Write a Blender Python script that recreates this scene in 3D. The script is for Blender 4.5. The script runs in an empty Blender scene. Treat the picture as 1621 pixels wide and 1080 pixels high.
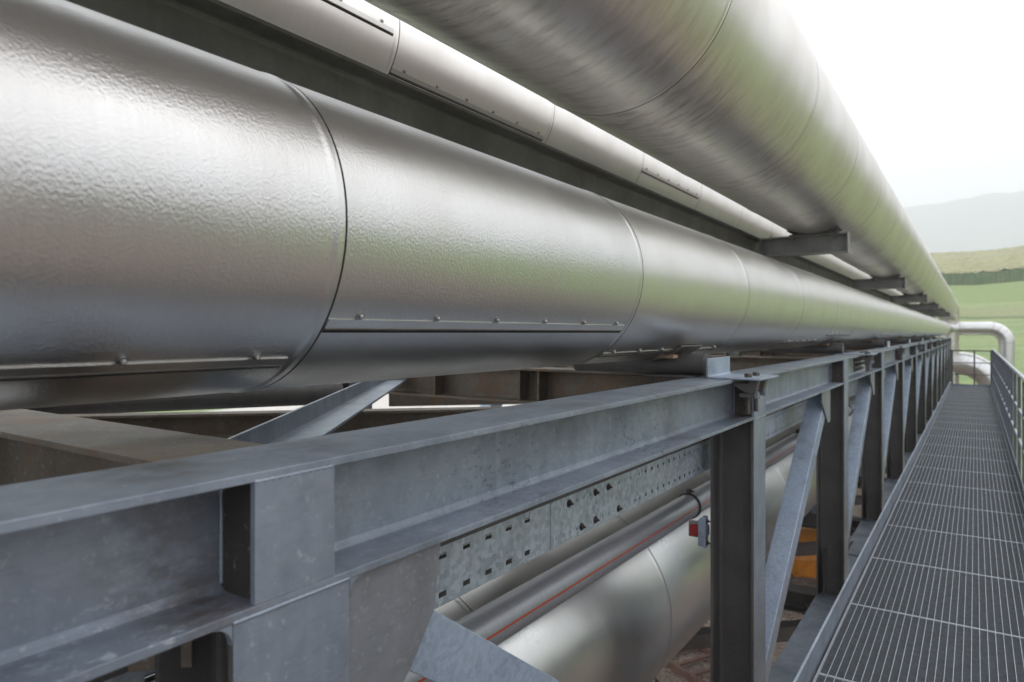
import bpy, bmesh, math, random
from mathutils import Vector, Matrix, noise
random.seed(7)
R = math.radians
scene = bpy.context.scene
COL = scene.collection

# ------------------------------------------------------------------ camera
cam_d = bpy.data.cameras.new('camera'); cam = bpy.data.objects.new('camera', cam_d); COL.objects.link(cam)
cam.location = (0, 0, 0); cam.rotation_euler = (R(90), 0, R(34.16))
cam_d.lens = 24; cam_d.sensor_width = 36; cam_d.shift_y = -0.0080
cam_d.clip_start = 0.05; cam_d.clip_end = 9000
cam_d.dof.use_dof = True; cam_d.dof.focus_distance = 2.3; cam_d.dof.aperture_fstop = 3.2
scene.camera = cam

# ------------------------------------------------------------------ world, sun, exposure
SUN_EL, SUN_AZ = 50, 48          # azimuth measured from +Y towards +X
w = bpy.data.worlds.new('World'); scene.world = w; w.use_nodes = True
nt = w.node_tree; nt.nodes.clear()
out = nt.nodes.new('ShaderNodeOutputWorld'); bg = nt.nodes.new('ShaderNodeBackground')
sky = nt.nodes.new('ShaderNodeTexSky'); sky.sky_type = 'NISHITA'; sky.sun_disc = False
sky.sun_elevation = R(SUN_EL); sky.sun_rotation = R(SUN_AZ); sky.air_density = 1.0; sky.dust_density = 3.5; sky.ozone_density = 1.0
mix = nt.nodes.new('ShaderNodeMixRGB'); mix.inputs[0].default_value = 0.90; mix.inputs[2].default_value = (12.0, 12.4, 13.3, 1)
nt.links.new(sky.outputs[0], mix.inputs[1]); nt.links.new(mix.outputs[0], bg.inputs[0])
bg.inputs[1].default_value = 0.10
nt.links.new(bg.outputs[0], out.inputs[0])
sd = bpy.data.lights.new('sun', 'SUN'); sd.energy = .5; sd.angle = R(80); sd.color = (1, .94, .86)
sun = bpy.data.objects.new('sun', sd); COL.objects.link(sun)
dv = Vector((math.sin(R(SUN_AZ)) * math.cos(R(SUN_EL)), math.cos(R(SUN_AZ)) * math.cos(R(SUN_EL)), math.sin(R(SUN_EL))))
sun.rotation_euler = (-dv).to_track_quat('-Z', 'Y').to_euler(); sun.location = dv * 50
scene.view_settings.view_transform = 'Standard'; scene.view_settings.look = 'None'
scene.view_settings.exposure = 0.60; scene.view_settings.gamma = 1
scene.cycles.max_bounces = 8; scene.cycles.glossy_bounces = 5; scene.cycles.diffuse_bounces = 4
scene.cycles.volume_bounces = 4; scene.cycles.use_denoising = True; scene.cycles.denoising_input_passes = 'RGB_ALBEDO_NORMAL'

# ------------------------------------------------------------------ materials
def mat(name):
    m = bpy.data.materials.new(name); m.use_nodes = True; t = m.node_tree
    b = t.nodes['Principled BSDF']
    tc = t.nodes.new('ShaderNodeTexCoord')
    return m, t, b, tc
def N(t, ty, **kw):
    n = t.nodes.new(ty)
    for k, v in kw.items():
        if k in n.inputs.keys() if hasattr(n.inputs, 'keys') else False: n.inputs[k].default_value = v
        else: setattr(n, k, v)
    return n
def L(t, a, b): t.links.new(a, b)
def mapping(t, src, scale):
    m = t.nodes.new('ShaderNodeMapping'); m.inputs['Scale'].default_value = scale; L(t, src, m.inputs[0]); return m.outputs[0]
def noise_n(t, vec, scale, detail=3, rough=.55):
    n = t.nodes.new('ShaderNodeTexNoise'); n.inputs['Scale'].default_value = scale
    n.inputs['Detail'].default_value = detail; n.inputs['Roughness'].default_value = rough
    L(t, vec, n.inputs['Vector']); return n.outputs['Fac']
def ramp(t, fac, stops):
    r = t.nodes.new('ShaderNodeValToRGB'); e = r.color_ramp.elements
    while len(e) < len(stops): e.new(.5)
    for i, (p, c) in enumerate(stops):
        e[i].position = p; e[i].color = (*c, 1) if len(c) == 3 else c
    L(t, fac, r.inputs[0]); return r.outputs[0]
def g(v): return (v, v, v)
def mixc(t, fac, a, b, mode='MIX'):
    m = t.nodes.new('ShaderNodeMixRGB'); m.blend_type = mode
    for i, s in ((0, fac), (1, a), (2, b)):
        if isinstance(s, (int, float)): m.inputs[i].default_value = s
        elif isinstance(s, tuple): m.inputs[i].default_value = (*s, 1)
        else: L(t, s, m.inputs[i])
    return m.outputs[0]
def bump(t, b, h, strength, dist):
    n = t.nodes.new('ShaderNodeBump'); n.inputs['Strength'].default_value = strength; n.inputs['Distance'].default_value = dist
    L(t, h, n.inputs['Height']); L(t, n.outputs[0], b.inputs['Normal']); return n

def t_noise_col(t, vec, scale):
    n = t.nodes.new('ShaderNodeTexNoise'); n.inputs['Scale'].default_value = scale; L(t, vec, n.inputs['Vector']); return n.outputs['Color']
def alu(name, base=(.62, .615, .605), rough=.32, emboss=160, dist=.00072, dirt=0.0, streak=.035):
    m, t, b, tc = mat(name); o = tc.outputs['Object']
    b.inputs['Metallic'].default_value = 1
    st = noise_n(t, mapping(t, o, (1.2, 45, 1.2)), 1.6, 4)          # drawn streaks round the pipe
    pt = noise_n(t, o, 2.3, 4)
    c = mixc(t, ramp(t, st, [(.25, g(1)), (.75, g(0))]), base, tuple(x * (1 - streak * 1.6) for x in base))
    c = mixc(t, ramp(t, pt, [(.35, g(0)), (.75, g(.45))]), c, tuple(x * .8 * k for x, k in zip(base, (1.02, .98, .93))))
    if dirt:
        sep = t.nodes.new('ShaderNodeSeparateXYZ'); L(t, o, sep.inputs[0])
        mr = t.nodes.new('ShaderNodeMapRange'); mr.inputs[1].default_value = -.20; mr.inputs[2].default_value = -.50
        L(t, sep.outputs[2], mr.inputs[0])
        dn = noise_n(t, mapping(t, o, (3.0, 12, 3.0)), 2.0, 5, .65)
        dm = mixc(t, 1.0, mr.outputs[0], ramp(t, dn, [(.46, g(0)), (.68, g(1))]), 'MULTIPLY')
        dm = mixc(t, 1.0, dm, ramp(t, noise_n(t, o, .8, 3), [(.30, g(.2)), (.5, g(dirt))]), 'MULTIPLY')
        c = mixc(t, dm, c, (.20, .15, .115))
    L(t, c, b.inputs['Base Color'])
    rr = mixc(t, ramp(t, pt, [(.3, g(0)), (.7, g(1))]), g(rough - .04), g(rough + .09))
    L(t, rr, b.inputs['Roughness'])
    if emboss:
        bump(t, b, noise_n(t, o, emboss, .6, .5), 1.0, dist)
    else: bump(t, b, mixc(t, .08, noise_n(t, o, 3.5, 1.0, .5), noise_n(t, mapping(t, o, (1, 2.2, 1)), 14, 2, .5)), 1.0, .0030)
    return m
def galv(name, base=(.275, .315, .372), dark=(.165, .192, .232), metallic=.45, rough=.46, spangle=34, rust=0.0, bmp=.0006, sp_amt=.06, spots=.35, stains=(), scuffs=()):
    m, t, b, tc = mat(name); o = tc.outputs['Object']
    b.inputs['Metallic'].default_value = metallic
    n1 = noise_n(t, o, 3.2, 6, .65); n2 = noise_n(t, o, spangle * 1.8, 3, .6); n3 = noise_n(t, mapping(t, o, (1, 1, 9)), 16, 3)
    c = mixc(t, ramp(t, n1, [(.32, g(0)), (.68, g(1))]), base, dark)
    v = t.nodes.new('ShaderNodeTexVoronoi'); v.inputs['Scale'].default_value = spangle; L(t, o, v.inputs['Vector'])
    vs = t.nodes.new('ShaderNodeSeparateColor'); L(t, v.outputs['Color'], vs.inputs[0])
    c = mixc(t, mixc(t, 1.0, vs.outputs[0], g(sp_amt), 'MULTIPLY'), c, tuple(min(1, x * 1.7) for x in base))
    c = mixc(t, ramp(t, n2, [(.60, g(0)), (.78, g(spots))]), c, (.62, .66, .70))
    c = mixc(t, ramp(t, n3, [(.55, g(0)), (.85, g(.30))]), c, tuple(x * .6 for x in dark))
    vst = noise_n(t, mapping(t, o, (7, 7, .6)), 2.6, 6)
    c = mixc(t, ramp(t, vst, [(.52, g(0)), (.85, g(.28))]), c, tuple(min(1, x * 1.5) for x in base))
    nb = noise_n(t, o, 1.7, 7, .72)
    c = mixc(t, ramp(t, nb, [(.53, g(0)), (.66, g(.42))]), c, (.105, .088, .075))
    for (p, rad, col, amt) in list(stains) + list(scuffs):
        vd = t.nodes.new('ShaderNodeVectorMath'); vd.operation = 'DISTANCE'; L(t, o, vd.inputs[0]); vd.inputs[1].default_value = p
        mr_ = t.nodes.new('ShaderNodeMapRange'); mr_.inputs[1].default_value = rad; mr_.inputs[2].default_value = rad * .15; L(t, vd.outputs['Value'], mr_.inputs[0])
        sc = 14 if amt < 1 else 55
        nn = noise_n(t, mapping(t, o, (1, .5, 1)), sc, 6, .7)
        k = mixc(t, 1.0, mr_.outputs[0], ramp(t, nn, [(.36, g(0)), (.56, g(1))] if amt < 1 else [(.56, g(0)), (.62, g(1))]), 'MULTIPLY')
        c = mixc(t, mixc(t, 1.0, k, g(min(amt, .8)), 'MULTIPLY'), c, col)
    if rust:
        nr = noise_n(t, o, 4.5, 6, .7)
        c = mixc(t, ramp(t, nr, [(.5, g(0)), (.62, g(rust))]), c, (.17, .105, .06))
    L(t, c, b.inputs['Base Color'])
    L(t, mixc(t, n1, g(rough - .1), g(rough + .14)), b.inputs['Roughness'])
    bump(t, b, n2, .6, bmp)
    return m
def plain(name, col, rough=.6, metallic=0, var=.25, scale=9, bmp=.0):
    m, t, b, tc = mat(name); o = tc.outputs['Object']
    n = noise_n(t, o, scale, 5, .6)
    L(t, mixc(t, ramp(t, n, [(.3, g(0)), (.72, g(1))]), col, tuple(x * (1 - var) for x in col)), b.inputs['Base Color'])
    b.inputs['Roughness'].default_value = rough; b.inputs['Metallic'].default_value = metallic
    if bmp: bump(t, b, n, .6, bmp)
    return m

M = {}
M['alu'] = alu('stucco_aluminium')
M['alu_far'] = alu('satin_aluminium', base=(.68, .665, .645), rough=.32, emboss=0)
M['alu_up'] = alu('stucco_aluminium_stained', base=(.68, .645, .615), dirt=.6, streak=0, emboss=0, rough=.35)
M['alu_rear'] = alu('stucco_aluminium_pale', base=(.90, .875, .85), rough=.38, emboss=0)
M['alu_low'] = alu('smooth_aluminium', base=(.64, .64, .635), rough=.31, emboss=0)
M['seam'] = plain('sealed_seam', (.17, .155, .14), .5, .7)
M['gap'] = plain('seam_gap', (.02, .018, .016), .9)
M['screw'] = plain('screw_steel', (.45, .44, .43), .35, 1)
M['galv'] = galv('galvanised_steel')
TOV = (-1.12, .79, -4.5)
def loc(x, y, z): return (x - TOV[0], y - TOV[1], z - TOV[2])
rustc, dk_brown = (.075, .042, .026), (.060, .048, .040)
st_ = [(loc(-1.06, .655, -.455), .13, rustc, .9), (loc(-1.11, .60, -.36), .17, dk_brown, .5), (loc(-1.20, .64, -.235), .16, dk_brown, .85), (loc(-1.14, .95, -.235), .10, dk_brown, .5), (loc(-1.13, 1.9, -.235), .22, dk_brown, .35)]  # rust at the pocket, dark brown on web and flange top
for yc in (3.95, 7.06, 10.15): st_ += [(loc(-1.08, yc - .17, -.44), .16, dk_brown, .7)]  # dark brown spots in the chord pockets at the next columns
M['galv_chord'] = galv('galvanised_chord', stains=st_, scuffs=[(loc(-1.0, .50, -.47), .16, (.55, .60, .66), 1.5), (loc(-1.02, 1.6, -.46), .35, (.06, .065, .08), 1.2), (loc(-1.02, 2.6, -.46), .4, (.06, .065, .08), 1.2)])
M['gusset'] = galv('gusset_plate_zinc', base=(0.256, 0.269, 0.294), dark=(0.181, 0.188, 0.206))
M['galv_dull'] = galv('galvanised_steel_dull', base=(.118, .112, .108), dark=(.082, .077, .074), metallic=.35, rough=.6, spots=.06)  # dark zinc; on the column webs it stands in for shade
M['galv_rust'] = galv('galvanised_steel_rusty', base=(0.188, 0.156, 0.122), dark=(0.106, 0.088, 0.070), metallic=.25, rough=.6, rust=.8)
M['spangle'] = galv('spangled_sheet', base=(0.425, 0.481, 0.525), dark=(0.275, 0.325, 0.362), metallic=.45, rough=.42, spangle=52, sp_amt=.5)
M['brace'] = galv('galvanised_brace', base=(0.338, 0.400, 0.494), dark=(0.225, 0.275, 0.350), metallic=.4, rough=.45, spangle=70, sp_amt=.22)
M['dark_inner'] = galv('shaded_rusty_steel', base=(.050, .043, .038), dark=(.032, .027, .024), metallic=.2, rough=.7, rust=.35)  # near black: shade of the chord pockets put into the colour, some rust
M['green_steel'] = galv('weathered_beam', base=(0.250, 0.256, 0.237), dark=(0.163, 0.169, 0.156), metallic=.3, rough=.62, spots=.08)
M['bolt'] = plain('bolt_steel', (.13, .115, .105), .45, .8)
M['cast'] = plain('cast_clamp', (.16, .15, .14), .6, .5)
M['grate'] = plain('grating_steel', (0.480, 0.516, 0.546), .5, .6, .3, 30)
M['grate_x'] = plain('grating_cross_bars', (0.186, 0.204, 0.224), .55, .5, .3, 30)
M['rail'] = galv('bright_zinc_tube', base=(0.562, 0.613, 0.663), dark=(0.450, 0.500, 0.550), metallic=.5, rough=.4)
M['post_zinc'] = galv('dull_zinc_post', base=(0.119, 0.134, 0.155), dark=(0.081, 0.092, 0.110), metallic=.3, rough=.55)
M['rubber'] = plain('black_rubber', (.02, .02, .02), .7)
M['red'] = plain('red_plastic', (.38, .022, .018), .4)
M['grey_plastic'] = plain('grey_housing', (.30, .31, .31), .5)
M['tan'] = plain('insulating_board', (.42, .27, .17), .8)

# ------------------------------------------------------------------ mesh helpers
class MB:
    def __init__(s): s.v = []; s.f = []; s.m = []
    def add(s, vs, fs, mi=0):
        k = len(s.v); s.v += [tuple(p) for p in vs]; s.f += [tuple(k + i for i in f) for f in fs]; s.m += [mi] * len(fs)
    def box(s, a, b, mi=0):
        (x0, y0, z0), (x1, y1, z1) = a, b
        if x0 > x1: x0, x1 = x1, x0
        if y0 > y1: y0, y1 = y1, y0
        if z0 > z1: z0, z1 = z1, z0
        s.add([(x0,y0,z0),(x1,y0,z0),(x1,y1,z0),(x0,y1,z0),(x0,y0,z1),(x1,y0,z1),(x1,y1,z1),(x0,y1,z1)],
              [(0,3,2,1),(4,5,6,7),(0,1,5,4),(1,2,6,5),(2,3,7,6),(3,0,4,7)], mi)
    def prism(s, prof, frame, l0, l1, mi=0):
        """prof: ccw 2D points (p,q); frame: (origin, P, Q, D) ; extruded along D from l0 to l1"""
        o, P, Q, D = [Vector(x) for x in frame]; n = len(prof)
        a = [o + P * p + Q * q + D * l0 for p, q in prof]; b = [o + P * p + Q * q + D * l1 for p, q in prof]
        fs = [(i, (i + 1) % n, n + (i + 1) % n, n + i) for i in range(n)]
        fs += [tuple(range(n - 1, -1, -1)), tuple(range(n, 2 * n))]
        s.add(a + b, fs, mi)
    def revolve(s, prof, axis_o, axis, seg=24, closed_ends=True, mi=0, arc=None):
        """prof: list (r, l) along axis"""
        o = Vector(axis_o); D = Vector(axis).normalized(); P = D.orthogonal().normalized(); Q = D.cross(P)
        if abs(D.y) > .99: P = Vector((1, 0, 0)); Q = Vector((0, 0, 1))
        k = len(s.v); n = seg
        for r, l in prof:
            for i in range(n):
                a = 2 * math.pi * i / n
                s.v.append(tuple(o + D * l + (P * math.cos(a) + Q * math.sin(a)) * r))
        for j in range(len(prof) - 1):
            for i in range(n):
                s.f.append((k + j*n + i, k + j*n + (i+1) % n, k + (j+1)*n + (i+1) % n, k + (j+1)*n + i)); s.m.append(mi)
        if closed_ends:
            s.f.append(tuple(k + i for i in range(n - 1, -1, -1))); s.m.append(mi)
            s.f.append(tuple(k + (len(prof) - 1) * n + i for i in range(n))); s.m.append(mi)
    def tube(s, pts, r, seg=12, mi=0, cap=True):
        pts = [Vector(p) for p in pts]; k = len(s.v); n = seg
        T = [(pts[min(i+1, len(pts)-1)] - pts[max(i-1, 0)]).normalized() for i in range(len(pts))]
        u = T[0].orthogonal().normalized()
        for i, p in enumerate(pts):
            u = (u - T[i] * u.dot(T[i])).normalized(); v = T[i].cross(u)
            rr = r[i] if isinstance(r, (list, tuple)) else r
            for j in range(n):
                a = 2 * math.pi * j / n; s.v.append(tuple(p + (u * math.cos(a) + v * math.sin(a)) * rr))
        for i in range(len(pts) - 1):
            for j in range(n):
                s.f.append((k + i*n + j, k + i*n + (j+1) % n, k + (i+1)*n + (j+1) % n, k + (i+1)*n + j)); s.m.append(mi)
        if cap:
            s.f.append(tuple(k + j for j in range(n - 1, -1, -1))); s.m.append(mi)
            s.f.append(tuple(k + (len(pts)-1)*n + j for j in range(n))); s.m.append(mi)
    def build(s, name, mats, parent=None, loc=(0, 0, 0), smooth=None, bev=0):
        me = bpy.data.meshes.new(name); me.from_pydata(s.v, [], s.f)
        mats = mats if isinstance(mats, (list, tuple)) else [mats]
        for m in mats: me.materials.append(m)
        me.polygons.foreach_set('material_index', s.m)
        bm = bmesh.new(); bm.from_mesh(me); bmesh.ops.recalc_face_normals(bm, faces=bm.faces); bm.to_mesh(me); bm.free()
        if smooth:
            me.polygons.foreach_set('use_smooth', [True] * len(me.polygons)); me.set_sharp_from_angle(angle=R(smooth))
        me.update()
        o = bpy.data.objects.new(name, me); COL.objects.link(o); o.location = loc
        if parent: o.parent = parent
        if bev:
            bmod = o.modifiers.new('bevel', 'BEVEL'); bmod.width = bev; bmod.segments = 2; bmod.limit_method = 'ANGLE'; bmod.angle_limit = R(50); bmod.harden_normals = False
        return o
def empty(name, loc, label, cat, group=None):
    o = bpy.data.objects.new(name, None); COL.objects.link(o); o.location = loc; o.empty_display_size = .2
    return tag(o, label, cat, group)
def tag(o, label, cat, group=None):
    o['label'] = label; o['category'] = cat
    if group: o['group'] = group
    return o
def kind(o, k): o['kind'] = k; return o
def dup(o, parent=None, loc=None):
    c = o.copy(); COL.objects.link(c)
    if parent: c.parent = parent
    if loc is not None: c.location = loc
    return c
def dup_tree(o, loc=None, parent=None):
    c = dup(o, parent, loc)
    for ch in list(o.children): dup_tree(ch, None, c)
    return c
X, Y, Z = Vector((1,0,0)), Vector((0,1,0)), Vector((0,0,1))
def hprof(b, h, tw, tf, r=.018):
    """H section outline, b across (flange width), h tall, ccw, centred"""
    pts = []
    def fil(cx, cy, a0, a1):
        return [(cx + r * math.cos(R(a0 + (a1 - a0) * i / 3)), cy + r * math.sin(R(a0 + (a1 - a0) * i / 3))) for i in range(4)]
    B, H, t = b / 2, h / 2, tw / 2
    pts += [(-B, -H), (B, -H), (B, -H + tf)]
    pts += fil(t + r, -H + tf + r, 270, 180)
    pts += fil(t + r, H - tf - r, 180, 90)
    pts += [(B, H - tf), (B, H), (-B, H), (-B, H - tf)]
    pts += fil(-t - r, H - tf - r, 90, 0)
    pts += fil(-t - r, -H + tf + r, 0, -90)
    pts += [(-B, -H + tf)]
    return pts
def beam(mb, a, b, prof, side, mi=0):
    """section swept a->b; prof p along `side`"""
    a, b = Vector(a), Vector(b); D = (b - a); l = D.length; D.normalize(); P = (Vector(side) - D * D.dot(Vector(side))).normalized(); Q = D.cross(P)
    mb.prism(prof, (a, P, Q, D), 0, l, mi)
def rect(b, h): return [(-b/2, -h/2), (b/2, -h/2), (b/2, h/2), (-b/2, h/2)]
def bolt(mb, p, axis, r=.011, h=.012, shank=0, mi=0, washer=True):
    p = Vector(p); D = Vector(axis).normalized()
    if washer: mb.revolve([(r * 1.75, 0), (r * 1.75, .003)], p, D, 16, mi=mi)
    mb.revolve([(r * 1.15, .003), (r * 1.15, h * .85), (r, h)], p, D, 6, mi=mi)
    if shank: mb.revolve([(r * .55, h), (r * .55, h + shank), (r * .45, h + shank + .003)], p, D, 10, mi=mi)

# ------------------------------------------------------------------ the setting
GZ = -4.5
def prof_z(s):
    P = [(-1e5, GZ), (50, GZ), (80, -1.6), (110, 1.85), (165, 9.7), (300, 26.8), (380, 31), (700, 20), (1500, 60), (2100, 120), (3500, 120)]
    for (a, za), (b, zb) in zip(P, P[1:]):
        if s <= b:
            k = (s - a) / (b - a); return za + (zb - za) * k
    return P[-1][1]
def ground_z(x, y):
    s = y + .55 * max(0, x) + .12 * max(0, -x)
    z = prof_z(s)
    if s > 55 : z += min(1, (s - 55) / 60) * .7 * noise.noise(Vector((x / 40, y / 40, 0)))
    return z
def grid_axis(lo, hi, near, step, growth):
    a = [0.0]; s = step
    while a[-1] < hi:
        a.append(a[-1] + s)
        if a[-1] > near: s *= growth
    b = [0.0]; s = step
    while b[-1] > lo:
        b.append(b[-1] - s)
        if -b[-1] > near: s *= growth
    return sorted(set(a + b))
def grass_material():
    m, t, b, tc = mat('meadow_and_fields'); o = tc.outputs['Object']
    sep = t.nodes.new('ShaderNodeSeparateXYZ'); L(t, o, sep.inputs[0])
    n = noise_n(t, o, .06, 6, .6); n2 = noise_n(t, o, 1.4, 5, .7); n3 = noise_n(t, mapping(t, o, (.05, 1, 1)), .35, 4)
    c = mixc(t, ramp(t, n, [(.35, g(0)), (.65, g(1))]), (.265, .32, .125), (.32, .345, .145))
    c = mixc(t, ramp(t, n3, [(.38, g(0)), (.62, g(.8))]), c, (.17, .27, .10))
    # bands of different crops up the slope, along s = y + 0.55 x
    mp = t.nodes.new('ShaderNodeMath'); mp.operation = 'MULTIPLY_ADD'; mp.inputs[1].default_value = .55; L(t, sep.outputs[0], mp.inputs[0]); L(t, sep.outputs[1], mp.inputs[2])
    mr = t.nodes.new('ShaderNodeMapRange'); mr.inputs[1].default_value = 0; mr.inputs[2].default_value = 400; L(t, mp.outputs[0], mr.inputs[0])
    def band(a, bb, e=1.5):
        return ramp(t, mr.outputs[0], [((a - e) / 400, g(0)), (a / 400, g(1)), (bb / 400, g(1)), ((bb + e) / 400, g(0))])
    c = mixc(t, band(109.5, 110.6, .8), c, (.045, .085, .025))
    c = mixc(t, band(112, 122), c, (.27, .28, .13))
    c = mixc(t, band(131, 168), c, (.215, .285, .085))
    c = mixc(t, ramp(t, mr.outputs[0], [(.74, g(0)), (.8, g(.8))]), c, (.06, .10, .05))
    az = t.nodes.new('ShaderNodeMath'); az.operation = 'MULTIPLY_ADD'; az.inputs[1].default_value = -.95; L(t, sep.outputs[0], az.inputs[0]); L(t, sep.outputs[1], az.inputs[2])
    m2 = t.nodes.new('ShaderNodeMapRange'); m2.inputs[1].default_value = -6; m2.inputs[2].default_value = -10; L(t, az.outputs[0], m2.inputs[0])
    xg = t.nodes.new('ShaderNodeMath'); xg.operation = 'GREATER_THAN'; xg.inputs[1].default_value = 4; L(t, sep.outputs[0], xg.inputs[0])
    c = mixc(t, mixc(t, 1.0, m2.outputs[0], xg.outputs[0], 'MULTIPLY'), c, (.10, .078, .06))
    c = mixc(t, ramp(t, n2, [(.3, g(.4)), (.7, g(0))]), c, (.06, .10, .03))
    L(t, c, b.inputs['Base Color']); b.inputs['Roughness'].default_value = .95
    bump(t, b, n2, .5, .08)
    return m
def gravel_material():
    m, t, b, tc = mat('gravel'); o = tc.outputs['Object']
    v = t.nodes.new('ShaderNodeTexVoronoi'); v.inputs['Scale'].default_value = 16; L(t, o, v.inputs['Vector'])
    n = noise_n(t, o, .6, 5); n2 = noise_n(t, o, 9, 5, .7)
    vs = t.nodes.new('ShaderNodeSeparateColor'); L(t, v.outputs['Color'], vs.inputs[0])
    c = mixc(t, vs.outputs[0], (.15, .115, .095), (.40, .315, .265))
    c = mixc(t, ramp(t, n2, [(.4, g(0)), (.7, g(.7))]), c, (.13, .095, .07))
    c = mixc(t, ramp(t, n, [(.45, g(0)), (.65, g(.5))]), c, (.19, .14, .10))
    L(t, c, b.inputs['Base Color']); b.inputs['Roughness'].default_value = .9
    bump(t, b, v.outputs['Distance'], 1.0, .04)
    return m
mb = MB(); gx = [min(2660, max(-2660, q)) for q in grid_axis(-2660, 2660, 60, 5, 1.16)]; gy = [min(2960, max(-540, q)) for q in grid_axis(-540, 2960, 330, 5, 1.15)]
nx = len(gx)
vs = [(x, y, ground_z(x, y)) for y in gy for x in gx]
fs = [(j*nx+i, j*nx+i+1, (j+1)*nx+i+1, (j+1)*nx+i) for j in range(len(gy)-1) for i in range(nx-1)]
mb.add(vs, fs); kind(mb.build('ground', grass_material(), smooth=60), 'structure')
mb = MB(); mb.add([(-21, -40, GZ+.03), (34, -40, GZ+.03), (31, 12, GZ+.03), (14, 21, GZ+.03), (.9, 21, GZ+.03), (.9, 49, GZ+.03), (-21, 49, GZ+.03)], [(0,1,2,3,4,5,6)])
kind(mb.build('gravel_yard', gravel_material()), 'structure')
mb = MB(); mb.box((-36, -60, GZ-.05), (-21, 52, GZ+.06))
kind(mb.build('concrete_road', plain('pale_concrete', (.62, .58, .53), .85, 0, .15, 1.5)), 'structure')

# corn field: stalks along the edge, rough top
def corn():
    mb = MB(); rnd = random.Random(3)
    xs = [(-70 + i * .9) for i in range(170)]; ys = [165 + j * 2.4 for j in range(58)]
    n = len(xs)
    vs = [(x, y + (rnd.random() - .5) * .8, ground_z(x, y) + 2.2 + rnd.random() * .7) for y in ys for x in xs]
    mb.add(vs, [(j*n+i, j*n+i+1, (j+1)*n+i+1, (j+1)*n+i) for j in range(len(ys)-1) for i in range(n-1)], 1)
    lo = [(x, 165.3, ground_z(x, 165) - .2) for x in xs]; up = [(x, 165.3, ground_z(x, 165) + 2.3) for x in xs]
    mb.add(lo + up, [(i, i+1, n+i+1, n+i) for i in range(n-1)], 0)
    for i in range(9000):
        x = -70 + 150 * rnd.random(); y = 164.2 + 2.5 * rnd.random(); z = ground_z(x, y); h = 1.9 + .9 * rnd.random()
        a = rnd.random() * 6.28; dx, dy = math.cos(a), math.sin(a); l = .25 + .3 * rnd.random(); zz = z + h * rnd.random()
        mb.add([(x, y, zz), (x + dx*l*.5 - dy*.05, y + dy*l*.5, zz + .35), (x + dx*l, y + dy*l, zz + .1), (x + dx*l*.5 + dy*.05, y + dy*l*.5, zz + .25)], [(0,1,2,3)], 0 if rnd.random() < .9 else 1)
        if i % 3 == 0: mb.add([(x-.03, y, z), (x+.03, y, z), (x, y, z + h + .25)], [(0,1,2)], 1 if h > 2.5 else 0)
    o = mb.build('corn_field', [plain('corn_leaves', (.095, .185, .06), .8, 0, .45, 2.0), plain('corn_tassels', (.33, .315, .145), .9, 0, .35, .25)])
    return kind(o, 'stuff')
corn()
def hills():
    mb = MB(); n = 160; rows = 9; vs = []
    for j in range(rows):
        for i in range(n):
            x = -2600 + 5200 * i / (n - 1); k = j / (rows - 1)
            top = 398 + 16 * math.sin(x / 170 + .6) + 22 * noise.noise(Vector((x / 260, 3.1, 0))) + 12 * noise.noise(Vector((x / 60, 1, 0))) - (x * .02)
            y = 2050 + 420 * k; z = 30 + (top - 30) * math.sin(k * math.pi / 2) ** 1.1 + (1 - k) * 18 * noise.noise(Vector((x / 90, k * 4, 5)))
            vs.append((x, y, z))
    for i in range(n): vs.append((-2600 + 5200 * i / (n - 1), 2900, 0))
    mb.add(vs, [(j*n+i, j*n+i+1, (j+1)*n+i+1, (j+1)*n+i) for j in range(rows) for i in range(n-1)])
    kind(mb.build('hills', plain('forested_slope', (.05, .065, .07), .95, 0, .5, .01), smooth=60), 'structure')
hills()

# ------------------------------------------------------------------ insulated pipes
LSEC = 1.6
def section_mesh(name, R_, length, material, seg=112):
    mb = MB()
    prof = [(R_ - .004, .0), (R_ - .0005, .014), (R_, .018), (R_, .024), (R_, .07)]
    for i in range(1, 6): prof.append((R_, .07 + (length - .12) * i / 6))
    e = length + .022
    prof += [(R_, e - .042), (R_, e - .036), (R_, e - .030), (R_ + .0018, e - .025), (R_ + .0026, e - .019), (R_ + .0018, e - .012), (R_ + .0008, e - .005), (R_ + .0008, e), (R_ - .006, e)]
    mb.revolve(prof, (0, 0, 0), (0, 1, 0), seg, closed_ends=False)
    mb.revolve([(R_ - .003, e), (R_ + .0006, e), (R_ + .0006, e + .0062), (R_ - .003, e + .0062)], (0, 0, 0), (0, 1, 0), seg, closed_ends=False, mi=1)
    o = mb.build(name, [material, M['gap']], smooth=40)
    me = o.data
    return o
def seam_mesh(R_, length, material):
    """longitudinal lap at angle 0 (+X side): thin raised band whose lower edge is rolled; screws added separately"""
    mb = MB(); h = .026; n = 5
    w_ = h / R_
    for sgn in (1,):
        inner = []; outer = []
        for i in range(n + 1):
            a = w_ * i / n
            outer.append(((R_ + .0030) * math.cos(a), (R_ + .0030) * math.sin(a))); inner.append(((R_ - .002) * math.cos(a), (R_ - .002) * math.sin(a)))
        prof = outer + inner[::-1]
        mb.prism(prof, ((0, 0, 0), X, Z, Y), .03, length - .02)
    mb.tube([(R_ + .001, .03, 0), (R_ + .001, length - .02, 0)], .0040, 10, mi=1)
    return mb
def gap_line(R_, length):
    mb = MB(); w_ = .006 / R_
    a0, a1 = -w_ * 2.0, -w_ * .8
    mb.prism([((R_ + .0012) * math.cos(a0), (R_ + .0012) * math.sin(a0)), ((R_ + .0012) * math.cos(a1), (R_ + .0012) * math.sin(a1)), ((R_ - .01) * math.cos(a1), (R_ - .01) * math.sin(a1)), ((R_ - .01) * math.cos(a0), (R_ - .01) * math.sin(a0))], ((0,0,0), X, Z, Y), .03, length - .02)
    return mb
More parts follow.
